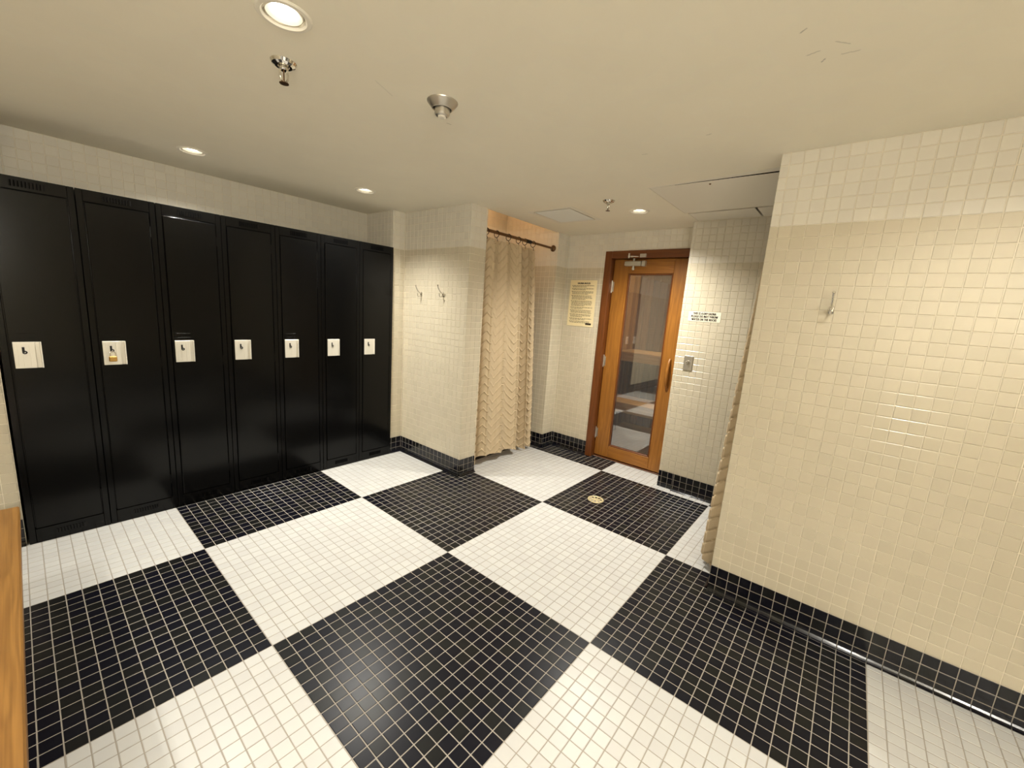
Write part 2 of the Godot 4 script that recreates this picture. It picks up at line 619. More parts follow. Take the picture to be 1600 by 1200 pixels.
func words(text: String, size: float, bold := true) -> Mesh:
	var m := TextMesh.new()
	var f := SystemFont.new()
	f.font_names = PackedStringArray(["Droid Sans"])
	f.font_weight = 700 if bold else 400
	m.font = f
	m.text = text
	m.font_size = 32
	m.pixel_size = size / 24.0
	m.depth = 0.0008
	m.curve_step = 2.0
	if not bold:
		return m
	var st := SurfaceTool.new()
	st.begin(Mesh.PRIMITIVE_TRIANGLES)
	for dx in [-0.045, 0.0, 0.045]:
		for dy in [-0.02, 0.02]:
			st.append_from(m, 0, Transform3D(Basis.IDENTITY, Vector3(dx * size, dy * size, 0)))
	return st.commit()


# ---------------------------------------------------------------- lockers
func make_locker(label: String, at: Vector3) -> Node3D:
	# local: x to the room, z to the left as one faces the locker
	var t := thing("locker", label, "locker", at, "row of black steel lockers")
	var hw := 0.1525
	var b := MB.new()
	b.box(Vector3(-0.37, 0.0, -hw), Vector3(-0.016, 1.818, hw))
	obj("cabinet", b, M.locker, t)
	for s in [-1.0, 1.0]:
		b = MB.new()
		var z0: float = s * hw
		var z1: float = s * 0.1275
		b.cbox(Vector3(-0.016, 0.0, minf(z0, z1)), Vector3(0.0, 1.82, maxf(z0, z1)), 0.0015)
		obj("stile", b, M.locker, t)
	b = MB.new()
	b.cbox(Vector3(-0.016, 1.762, -0.1275), Vector3(0.0, 1.82, 0.1275), 0.0015)
	obj("header", b, M.locker, t)
	b = MB.new()
	b.cbox(Vector3(-0.016, 0.0, -0.1275), Vector3(0.0, 0.078, 0.1275), 0.0015)
	obj("kick_rail", b, M.locker, t)
	for y in [1.79, 0.042]:
		b = MB.new()
		for k in 10:
			var z := (k - 4.5) * 0.0115
			# little hooded louvre: slanted blade
			b.quad(Vector3(0.0, y - 0.015, z - 0.0035), Vector3(0.0, y + 0.015, z - 0.0035), Vector3(0.0045, y + 0.013, z + 0.003), Vector3(0.0045, y - 0.013, z + 0.003), Vector3.RIGHT)
			b.quad(Vector3(0.0045, y - 0.013, z + 0.003), Vector3(0.0045, y + 0.013, z + 0.003), Vector3(0.0002, y + 0.015, z + 0.0032), Vector3(0.0002, y - 0.015, z + 0.0032), Vector3(0.2, 0, 1))
		obj("louver_vent", b, M.locker, t)
	b = MB.new()
	b.cbox(Vector3(-0.013, 0.082, -0.1235), Vector3(0.0035, 1.758, 0.1235), 0.002)
	var door := obj("door", b, M.locker, t)
	# pressed pull plate with a folded grip on one side
	b = MB.new()
	b.cbox(Vector3(0.002, 0.926, 0.0215), Vector3(0.0045, 1.055, 0.1135), 0.0008)
	b.cbox(Vector3(0.0045, 0.926, 0.0425), Vector3(0.0105, 1.055, 0.1135), 0.0015)
	b.cbox(Vector3(0.0045, 0.926, 0.0215), Vector3(0.0135, 1.055, 0.0275), 0.0015)
	for z in [0.060, 0.083, 0.100]:
		b.cbox(Vector3(0.0100, 0.934, z - 0.0015), Vector3(0.0112, 1.046, z + 0.0015), 0.0004)
	var plate := obj("pull_plate", b, M.steel, door)
	plate.set_meta("label", "pale steel pull plate")
	b = MB.new()
	b.tube([Vector3(0.0105, 1.004, 0.0815), Vector3(0.0105, 1.030, 0.0815)], 0.0044, 10)
	var curl := []
	for k in 13:
		var w := TAU * k / 12.0
		curl.append(Vector3(0.0115, 1.004 + sin(w) * 0.006, 0.0775 + cos(w) * 0.006))
	b.tube(curl, 0.0028, 8, false)
	obj("latch", b, M.black, door)
	b = MB.new()
	b.cbox(Vector3(0.0034, 1.094, 0.036), Vector3(0.0046, 1.098, 0.099), 0.0005)
	b.cbox(Vector3(0.0034, 1.070, 0.036), Vector3(0.0046, 1.074, 0.099), 0.0005)
	obj("number_slot", b, M.locker, door)
	for y in [1.66, 0.93, 0.2]:
		b = MB.new()
		b.tube([Vector3(-0.001, y - 0.028, -0.1256), Vector3(-0.001, y + 0.028, -0.1256)], 0.0032, 8)
		obj("hinge", b, M.locker, door)
	return t


# ---------------------------------------------------------------- curtains
func smooth(points: Array, t: float) -> Vector2:
	var nseg := points.size() - 1
	var f := clampf(t, 0, 1) * nseg
	var k := mini(int(f), nseg - 1)
	var u := f - k
	var p0: Vector2 = points[maxi(k - 1, 0)]
	var p1: Vector2 = points[k]
	var p2: Vector2 = points[k + 1]
	var p3: Vector2 = points[mini(k + 2, nseg)]
	return 0.5 * (2.0 * p1 + (p2 - p0) * u + (2.0 * p0 - 5.0 * p1 + 4.0 * p2 - p3) * u * u + (3.0 * p1 - p0 - 3.0 * p2 + p3) * u * u * u)

# plan points are (z, x); top and foot plans are blended down the drop
func curtain_mesh(top: Array, foot: Array, y_top: Callable, y_foot: Callable, cols: int, rows: int, relief: float) -> MB:
	var b := MB.new()
	# arc length along the foot plan
	var arc := [0.0]
	for i in range(1, cols + 1):
		arc.append(arc[-1] + smooth(foot, float(i) / cols).distance_to(smooth(foot, float(i - 1) / cols)))
	var P := []
	for j in rows + 1:
		var f := float(j) / rows
		var row := []
		for i in cols + 1:
			var t := float(i) / cols
			var q: Vector2 = smooth(top, t).lerp(smooth(foot, t), pow(f, 0.8))
			var y: float = lerpf(y_top.call(t), y_foot.call(t), f)
			row.append(Vector3(q.y, y, q.x))
		P.append(row)
	for side in [1.0, -1.0]:
		var first := b.v.size()
		for j in rows + 1:
			for i in cols + 1:
				var du: Vector3 = P[j][mini(i + 1, cols)] - P[j][maxi(i - 1, 0)]
				var dv: Vector3 = P[mini(j + 1, rows)][i] - P[maxi(j - 1, 0)][i]
				var nn := du.cross(dv).normalized()
				if nn.x < 0 and absf(nn.x) > 0.999:
					nn = -nn
				var s: float = arc[i]
				var y: float = P[j][i].y
				var zig := absf(fposmod(s / 0.27 + 0.1, 1.0) - 0.5) * 2.0
				var ph := fposmod(y / 0.074 - zig * 1.6, 1.0)
				# quilted cloth: it swells between narrow stitched grooves
				var ridge := 1.0 - exp(-pow((ph - 0.5) / 0.06, 2.0))
				var ruffle := 0.85 + 0.15 * sin(s * 420.0)
				b.vert(P[j][i] + nn * (relief * ridge * ruffle + side * 0.0007), nn * side, Vector2(s, y))
		# normals from the displaced surface
		for j in rows + 1:
			for i in cols + 1:
				var g := func(jj: int, ii: int) -> Vector3: return b.v[first + clampi(jj, 0, rows) * (cols + 1) + clampi(ii, 0, cols)]
				var d1: Vector3 = g.call(j, i + 1) - g.call(j, i - 1)
				var d2: Vector3 = g.call(j + 1, i) - g.call(j - 1, i)
				b.n[first + j * (cols + 1) + i] = d1.cross(d2).normalized() * side
		for j in rows:
			for i in cols:
				var o := first + j * (cols + 1) + i
				b.tri_i(o, o + 1, o + cols + 1)
				b.tri_i(o + 1, o + cols + 2, o + cols + 1)
	return b


# ---------------------------------------------------------------- the scene
func _ready() -> void:
	rng.seed = 20240611

	# camera
	cam = Camera3D.new()
	cam.name = "camera"
	cam.position = Vector3(1.5665, 1.3727, 0.5280)
	cam.rotation = Vector3(-0.178496, 0.687310, 0.0708406)
	cam.fov = 86.424
	cam.near = 0.02
	add_child(cam)

	# environment: a closed room without daylight
	var we := WorldEnvironment.new()
	var env := Environment.new()
	env.background_mode = Environment.BG_COLOR
	env.background_color = Color(0, 0, 0)
	env.tonemap_mode = Environment.TONE_MAPPER_LINEAR
	env.tonemap_exposure = 1.47
	env.sdfgi_enabled = true
	env.ssao_enabled = true
	env.ssil_enabled = true
	we.environment = env
	add_child(we)

	make_materials()

	# four lamps in view, one over the right; the last three, unseen, are added for bounce
	var lamps := [
		[Vector3(0.221, CEIL, -0.016), "white trimmed recessed downlight beside the nearby chrome sprinkler head", 0.65],
		[Vector3(-1.45, CEIL, -0.184), "recessed downlight above the middle lockers of the row", 1.6],
		[Vector3(-1.232, CEIL, -1.115), "recessed downlight in front of the wall with two coat hooks", 2.75, 9.0],
		[Vector3(0.244, CEIL, -2.364), "recessed downlight in front of the wooden sauna door", 3.3, 0.0],
		[Vector3(1.87, CEIL, -1.10), "recessed downlight over the tiled wall with a single coat hook", 0.82],
		[Vector3(-0.10, CEIL, 1.45), "added fill downlight, out of view over the floor behind the wooden bench", 1.1],
		[Vector3(2.90, CEIL, 1.30), "added fill downlight, out of view beside the added light bar", 6.0],
		[Vector3(2.05, CEIL, 1.55), "added fill downlight, out of view in front of the wall behind the bench", 5.0],
	]
	for l: Array in lamps:
		downlight(l[0], l[1], l[2], l[3] if l.size() > 3 else 0.0)
	added_fill_bar()

	build_shell(lamps)
	build_sauna()
	build_lockers()
	build_door()
	build_wall_things()
	build_curtains()
	build_ceiling_things(lamps)
	build_bench()


func floor_pick(a: float, b: float) -> String:
	# a is x, b is -z; the chequerboard of three foot squares
	var k := floori(a / SQ) + floori(b / SQ)
	# a hole for the drain
	if Vector2(a - 0.255, b - 2.17).length() < 0.045:
		return ""
	return "black" if posmod(k, 2) == 0 else "white"


func build_shell(lamps: Array) -> void:
	# floor: bed of grout, tiles on top, their faces at y = 0
	var b := MB.new()
	b.box(Vector3(-2.1, -0.12, -3.06), Vector3(3.3, -0.0012, 2.05))
	var fl := obj("floor", b, M.grout_floor)
	tag(fl, "chequered floor of small black and white square tiles", "floor", "", "structure")
	tiles(fl, Vector3.ZERO, Vector3.RIGHT, Vector3.FORWARD, [Rect2(-1.55, -1.95, 4.7, 1.95 + 1.675), Rect2(-0.76, 1.675, 3.9, 3.05 - 1.675), Rect2(-1.42, 1.85, 0.66, 0.97)], floor_pick, M.tile_floor, 0.0032, 0.003, Vector2.ZERO, 300, 9.0)

	# walls; faces run along x or z on the same two inch lattice as the floor
	var g := 0.0022     # how far the grout lies behind the tile faces
	wall("wall_right", "beige tiled wall with a white upper band and one coat hook", [[Vector3(1.186 + g, 0, -1.83), Vector3(3.2, CEIL, -1.675 - g)]], [
		[Vector3(0, 0, -1.675), Vector3.RIGHT, [Rect2(1.186, BASE_TOP, 1.95, CEIL - BASE_TOP)]],
		[Vector3(1.186, 0, 0), Vector3.BACK, [Rect2(-1.83, BASE_TOP, 0.155, CEIL - BASE_TOP)]],
	])
	wall("wall_hooks", "narrow beige tiled wall with two coat hooks beside the lockers", [[Vector3(-2.05, 0, -1.85), Vector3(-0.74 - g, CEIL, -1.678 - g)], [Vector3(-2.05, 0, -1.69), Vector3(-1.55 - g, CEIL, -1.556 - g)]], [
		[Vector3(0, 0, -1.678), Vector3.RIGHT, [Rect2(-1.55, BASE_TOP, 0.81, CEIL - BASE_TOP)]],
		[Vector3(-0.74, 0, 0), Vector3.FORWARD, [Rect2(1.678, BASE_TOP, 0.172, CEIL - BASE_TOP)]],
		[Vector3(-1.55, 0, 0), Vector3.FORWARD, [Rect2(1.556, BASE_TOP, 0.122, CEIL - BASE_TOP)]],
		[Vector3(0, 0, -1.556), Vector3.RIGHT, [Rect2(-1.95, 1.70, 0.40, CEIL - 1.70)]],
		[Vector3(0, 0, -1.8522), Vector3.LEFT, [Rect2(0.76, BASE_TOP, 0.65, 2.4 - BASE_TOP)]],
	])
	wall("wall_alcove", "tiled wall of the alcove above the black lockers", [[Vector3(-2.1, 0, -1.6), Vector3(-1.95 - g, CEIL, 0.70)]], [
		[Vector3(-1.95, 0, 0), Vector3.FORWARD, [Rect2(-0.62, 1.70, 2.176, CEIL - 1.70)]],
	])
	wall("wall_left", "tiled wall at the end of the locker row beside the bench", [[Vector3(-2.1, 0, 0.608), Vector3(-1.55 - g, CEIL, 2.0)]], [
		[Vector3(-1.55, 0, 0), Vector3.FORWARD, [Rect2(-1.95, BASE_TOP, 1.95 - 0.61, CEIL - BASE_TOP)]],
	])
	wall("wall_back", "beige tiled wall behind the bench", [[Vector3(-1.6, 0, 1.95 + g), Vector3(3.2, CEIL, 2.05)]], [
		[Vector3(0, 0, 1.95), Vector3.LEFT, [Rect2(-3.14, BASE_TOP, 4.69, CEIL - BASE_TOP)]],
	])
	wall("wall_side", "beige tiled wall closing the room opposite the lockers", [[Vector3(3.14 + g, 0, -3.1), Vector3(3.25, CEIL, 2.05)]], [
		[Vector3(3.14, 0, 0), Vector3.BACK, [Rect2(-1.675, BASE_TOP, 3.62, CEIL - BASE_TOP)]],
	])
	wall("wall_stub", "short beige tiled wall at the far end of the curtained shower", [[Vector3(-1.6, 0, -3.05), Vector3(-0.735 - g, 2.45, -2.82 - g)]], [
		[Vector3(0, 0, -2.82), Vector3.RIGHT, [Rect2(-1.4, BASE_TOP, 0.665, 2.44 - BASE_TOP)]],
		[Vector3(-0.735, 0, 0), Vector3.FORWARD, [Rect2(2.82, BASE_TOP, 0.18, CEIL - BASE_TOP)]],
	])
	wall("wall_shower", "beige tiled inner wall of the curtained shower", [[Vector3(-1.55, 0, -2.9), Vector3(-1.40 - g, 2.45, -1.80)]], [
		[Vector3(-1.40, 0, 0), Vector3.FORWARD, [Rect2(1.85, BASE_TOP, 0.97, 2.44 - BASE_TOP)]],
	])
	wall("wall_sauna", "beige tiled wall round the wooden sauna door", [[Vector3(-1.0, 0, -3.14), Vector3(-0.318, CEIL, -3.0 - g)], [Vector3(-0.318, 1.9605, -3.14), Vector3(0.5, CEIL, -3.0 - g)]], [
		[Vector3(0, 0, -3.0), Vector3.RIGHT, [Rect2(-0.735, BASE_TOP, 0.417, CEIL - BASE_TOP), Rect2(-0.318, 1.9605, 0.80, CEIL - 1.9605)]],
	])
	wall("wall_switch", "beige tiled wall with the dry sauna sticker and the switch plate", [[Vector3(0.482 + g, 0, -3.14), Vector3(3.2, CEIL, -2.82 - g)]], [
		[Vector3(0, 0, -2.82), Vector3.RIGHT, [Rect2(0.482, BASE_TOP, 2.6, CEIL - BASE_TOP)]],
	])

	skirting("baseboard_right", "black tiled skirting under the wall with a single coat hook", [[Vector3(0, 0, -1.675), Vector3.RIGHT, 1.186, 3.14, true], [Vector3(1.186, 0, 0), Vector3.BACK, -1.83, -1.675, true]])
	skirting("baseboard_hooks", "black tiled skirting under the wall with two coat hooks", [[Vector3(0, 0, -1.678), Vector3.RIGHT, -1.55, -0.74, true], [Vector3(-0.74, 0, 0), Vector3.FORWARD, 1.678, 1.85, true], [Vector3(-1.55, 0, 0), Vector3.FORWARD, 1.556, 1.678, true]])
	skirting("baseboard_left", "black tiled skirting beside the end of the locker row", [[Vector3(-1.55, 0, 0), Vector3.FORWARD, -1.95, -0.61, true]])
	skirting("baseboard_back", "black tiled skirting behind the bench", [[Vector3(0, 0, 1.95), Vector3.LEFT, -3.14, 1.55, true]])
	skirting("baseboard_side", "black tiled skirting of the wall opposite the lockers", [[Vector3(3.14, 0, 0), Vector3.BACK, -1.675, 1.95, true]])
	skirting("baseboard_sauna", "black tiled skirting between the shower and the sauna door", [[Vector3(0, 0, -3.0), Vector3.RIGHT, -0.735, -0.318, true], [Vector3(-0.735, 0, 0), Vector3.FORWARD, 2.82, 3.0, true], [Vector3(0, 0, -2.82), Vector3.RIGHT, -1.4, -0.735, true]])
	skirting("baseboard_switch", "black tiled skirting under the switch plate wall", [[Vector3(0, 0, -2.82), Vector3.RIGHT, 0.482, 0.6, false], [Vector3(0, 0, -2.82), Vector3.RIGHT, 0.6, 3.14, true]])

	# ceiling: plaster slab with openings for the downlights
	var im := Image.create(2048, 2048, false, Image.FORMAT_RGB8)
	var f := FastNoiseLite.new()
	f.seed = 4
	f.frequency = 0.006
	f.fractal_octaves = 4
	var c0 := Color(0.965, 0.938, 0.868)
	for y in 2048:
		for x in 2048:
			var k := 1.0 + f.get_noise_2d(x, y) * 0.010
			im.set_pixel(x, y, Color(c0.r * k, c0.g * k, c0.b * k))
	# rubbed marks
	for s: Array in [[1.395, -0.915, 1.425, -0.945], [1.405, -0.985, 1.445, -0.990], [1.33, -0.945, 1.36, -0.938], [0.14, -0.345, 0.10, -0.44], [0.106, -0.70, 0.110, -0.72], [0.965, -1.33, 0.985, -1.327], [0.665, -1.40, 0.69, -1.405], [1.325, -0.83, 1.34, -0.818], [1.36, -1.0, 1.37, -0.985]]:
		for k in 60:
			var px := lerpf(s[0], s[2], k / 59.0)
			var pz := lerpf(s[1], s[3], k / 59.0)
			var ix := int((px + 2.1) / 5.4 * 2048)
			var iy := int((pz + 3.2) / 5.4 * 2048)
			im.set_pixel(ix, iy, im.get_pixel(ix, iy).lerp(c0 * 0.72, 0.22))
	var cm := mat(Color.WHITE, 0.85)
	cm.albedo_texture = ImageTexture.create_from_image(im)
	var xs := [-2.1, -0.76, 3.25]
	var zs := [-3.14, -2.82, -1.85, 2.05]
	# [x0, x1, z0, z1] of every opening: lamps, the hatch, the access panel, the patch
	var holes := [[-0.495, -0.165, -2.475, -2.095], [0.50, 1.178, -2.545, -1.897], [0.52, 1.16, -2.808, -2.552]]
	for l: Array in lamps:
		holes.append([l[0].x - 0.047, l[0].x + 0.047, l[0].z - 0.047, l[0].z + 0.047])
	for h: Array in holes:
		xs.append_array([h[0], h[1]])
		zs.append_array([h[2], h[3]])
	xs.sort()
	zs.sort()
	b = MB.new()
	var th := 0.12
	for i in xs.size() - 1:
		for j in zs.size() - 1:
			var m := Vector2((xs[i] + xs[i + 1]) * 0.5, (zs[j] + zs[j + 1]) * 0.5)
			var open := m.x < -0.76 and m.y > -2.82 and m.y < -1.85
			for h: Array in holes:
				if m.x > h[0] and m.x < h[1] and m.y > h[2] and m.y < h[3]:
					open = true
			if open:
				continue
			var q := [Vector3(xs[i], CEIL, zs[j]), Vector3(xs[i + 1], CEIL, zs[j]), Vector3(xs[i + 1], CEIL, zs[j + 1]), Vector3(xs[i], CEIL, zs[j + 1])]
			var u := []
			for p: Vector3 in q:
				u.append(Vector2((p.x + 2.1) / 5.4, (p.z + 3.2) / 5.4))
			b.quad(q[0], q[1], q[2], q[3], Vector3.DOWN, u[0], u[1], u[2], u[3])
			var up := Vector3(0, th, 0)
			b.quad(q[0] + up, q[1] + up, q[2] + up, q[3] + up, Vector3.UP, u[0], u[1], u[2], u[3])
	# edges of the slab and of its openings
	b.quad(Vector3(-0.76, CEIL, -2.82), Vector3(-0.76, CEIL, -1.85), Vector3(-0.76, CEIL + 0.33, -1.85), Vector3(-0.76, CEIL + 0.33, -2.82), Vector3.LEFT)
	for h: Array in holes:
		var x0: float = h[0]
		var x1: float = h[1]
		var z0: float = h[2]
		var z1: float = h[3]
		b.quad(Vector3(x0, CEIL, z0), Vector3(x1, CEIL, z0), Vector3(x1, CEIL + th, z0), Vector3(x0, CEIL + th, z0), Vector3.BACK)
		b.quad(Vector3(x0, CEIL, z1), Vector3(x1, CEIL, z1), Vector3(x1, CEIL + th, z1), Vector3(x0, CEIL + th, z1), Vector3.FORWARD)
		b.quad(Vector3(x0, CEIL, z0), Vector3(x0, CEIL, z1), Vector3(x0, CEIL + th, z1), Vector3(x0, CEIL + th, z0), Vector3.RIGHT)
		b.quad(Vector3(x1, CEIL, z0), Vector3(x1, CEIL, z1), Vector3(x1, CEIL + th, z1), Vector3(x1, CEIL + th, z0), Vector3.LEFT)
	var ce := obj("ceiling", b, cm)
	tag(ce, "cream painted plaster ceiling with faint scuff marks", "ceiling", "", "structure")
	b = MB.new()
	b.box(Vector3(-1.6, 2.45, -3.05), Vector3(-0.76, 2.52, -1.75))
	b.box(Vector3(-1.6, CEIL, -1.853), Vector3(-0.76, 2.45, -1.75))
	tag(obj("ceiling_shower", b, M.plaster), "higher plaster ceiling inside the curtained shower", "ceiling", "", "structure")
	# lamp inside the shower
	var t := thing("shower_lamp", "round surface lamp on the ceiling inside the curtained shower", "lamp", Vector3(-1.1, 2.45, -2.3))
	b = MB.new()
	b.lathe([Vector2(0.0, -0.045), Vector2(0.05, -0.04), Vector2(0.075, -0.022), Vector2(0.08, 0.0)], 24)
	obj("lamp_shade", b, M.sauna_lamp, t)
	var l2 := OmniLight3D.new()
	l2.name = "lamp_light"
	l2.position = Vector3(0, -0.06, 0)
	l2.light_energy = 0.06
	l2.light_size = 0.06
	l2.omni_range = 8
	l2.omni_attenuation = 2
	l2.light_color = Color(1.0, 0.80, 0.58)
	l2.shadow_enabled = true
	t.add_child(l2)


func build_sauna() -> void:
	# timber lined cabin behind the glazed door
	var b := MB.new()
	b.box(Vector3(-0.70, -0.1, -4.66), Vector3(1.36, -0.002, -3.06))
	tag(obj("floor_sauna", b, M.cedar_h), "timber floor inside the sauna cabin", "floor", "", "structure")
	b = MB.new()
	b.box(Vector3(-0.72, 2.06, -4.66), Vector3(1.36, 2.12, -3.14))
	tag(obj("ceiling_sauna", b, M.cedar_c), "timber ceiling of the sauna cabin", "ceiling", "", "structure")
	var cedars := [M.cedar_a, M.cedar_b, M.cedar_c, M.cedar_a]
	var w := 0.088
	b = MB.new()
	b.box(Vector3(-0.72, 0, -4.66), Vector3(1.36, 2.08, -4.60))
	var back := obj("wall_sauna_back", b, M.cedar_c)
	tag(back, "timber boarded end wall of the sauna seen through the door glass", "wall", "", "structure")
	for k in 23:
		var x := -0.64 + k * w
		b = MB.new()
		b.cbox(Vector3(x, 0.0, -4.60), Vector3(minf(x + w - 0.003, 1.3), 2.06, -4.582), 0.004)
		obj("plank", b, cedars[(k * 7 + k / 3) % 4], back)
	b = MB.new()
	b.box(Vector3(-0.72, 0, -4.62), Vector3(-0.655, 2.08, -3.14))
	var side := obj("wall_sauna_left", b, M.cedar_c)
	tag(side, "timber boarded side wall of the sauna in shade", "wall", "", "structure")
	for k in 16:
		var z := -4.58 + k * w
		b = MB.new()
		b.cbox(Vector3(-0.655, 0.0, z), Vector3(-0.638, 2.06, minf(z + w - 0.003, -3.145)), 0.004)
		obj("plank", b, cedars[(k * 5 + 1) % 4], side)
	b = MB.new()
	b.box(Vector3(1.30, 0, -4.62), Vector3(1.36, 2.08, -3.14))
	tag(obj("wall_sauna_right", b, M.cedar_c), "timber side wall of the sauna beyond the switch wall", "wall", "", "structure")
	b = MB.new()
	b.box(Vector3(-0.66, 0, -3.16), Vector3(-0.318, 2.08, -3.145))
	b.box(Vector3(0.48, 0, -3.16), Vector3(1.34, 2.08, -3.145))
	b.box(Vector3(-0.318, 1.97, -3.16), Vector3(0.48, 2.08, -3.145))
	tag(obj("wall_sauna_front", b, M.cedar_c), "timber lining round the inside of the sauna door", "wall", "", "structure")
	# two tiers of benches
	for k in 2:
		var y: float = [0.985, 0.48][k]
		var z0: float = [-4.575, -3.99][k]
		var z1: float = [-4.02, -3.55][k]
		var t := thing("sauna_bench", ["upper slatted timber bench inside the sauna", "lower slatted timber bench inside the sauna"][k], "bench", Vector3.ZERO, "benches inside the sauna")
		var n := 5
		var sw := (z1 - z0) / n
		for i in n:
			b = MB.new()
			b.cbox(Vector3(-0.63, y - 0.03, z0 + i * sw), Vector3(1.29, y, z0 + (i + 1) * sw - 0.012), 0.004)
			obj("slat", b, M.cedar_h, t)
		b = MB.new()
		b.cbox(Vector3(-0.63, y - 0.11, z1 - 0.04), Vector3(1.29, y - 0.031, z1 - 0.012), 0.004)
		obj("fascia", b, M.cedar_h, t)
		for x in [-0.58, 0.3, 1.2]:
			b = MB.new()
			b.cbox(Vector3(x, 0.0, z1 - 0.10), Vector3(x + 0.05, y - 0.031, z1 - 0.045), 0.004)
			obj("leg", b, M.cedar_c, t)
	var t2 := thing("sauna_lamp", "small warm wall lamp inside the sauna", "lamp", Vector3(1.02, 1.86, -4.56))
	b = MB.new()
	b.xf = Transform3D(Basis(Vector3.RIGHT, PI / 2), Vector3.ZERO)
	b.lathe([Vector2(0.0, 0.07), Vector2(0.04, 0.06), Vector2(0.06, 0.03), Vector2(0.06, 0.0)], 20)
	obj("lamp_shade", b, M.sauna_lamp, t2)
	var l := OmniLight3D.new()
	l.name = "lamp_light"
	l.position = Vector3(-0.05, -0.02, 0.12)
	l.light_energy = 1.3
	l.light_size = 0.06
	l.omni_range = 6
	l.omni_attenuation = 2
	l.light_color = Color(1.0, 0.88, 0.68)
	l.shadow_enabled = true
	t2.add_child(l)


func build_lockers() -> void:
	var labels := [
		"black steel locker at the end of the row beside the bench",
		"black steel locker whose pull plate carries a brass padlock",
		"black steel locker next to the padlocked one, third from the bench",
		"middle black steel locker of the row of seven",
		"black steel locker, third from the wall with two coat hooks",
		"black steel locker, second from the wall with two coat hooks",
		"black steel locker right beside the wall with two coat hooks",
	]
	var pitch := 0.3075
	var first := make_locker(labels[0], Vector3(-1.529, 0, 0.60 - pitch * 0.5))
	for k in range(1, 7):
		copy_of(first, "locker", Vector3(-1.529, 0, 0.60 - pitch * (k + 0.5)), labels[k])
	# padlock on the second locker
	var t := thing("padlock", "small brass padlock hanging from a locker pull plate", "padlock", Vector3(-1.529 + 0.018, 0.0, 0.60 - pitch * 1.5 + 0.0785))
	var b := MB.new()
	b.cbox(Vector3(-0.006, 0.945, -0.0165), Vector3(0.008, 0.974, 0.0165), 0.004)
	obj("body", b, M.brass, t)
	b = MB.new()
	var arc := []
	for k in 11:
		var w := PI * k / 10.0
		arc.append(Vector3(0.001, 0.990 + sin(w) * 0.0105, cos(w) * 0.0105))
	arc.push_front(Vector3(0.001, 0.972, 0.0105))
	arc.append(Vector3(0.001, 0.972, -0.0105))
	b.tube(arc, 0.0026, 8)
	obj("shackle", b, M.chrome, t)


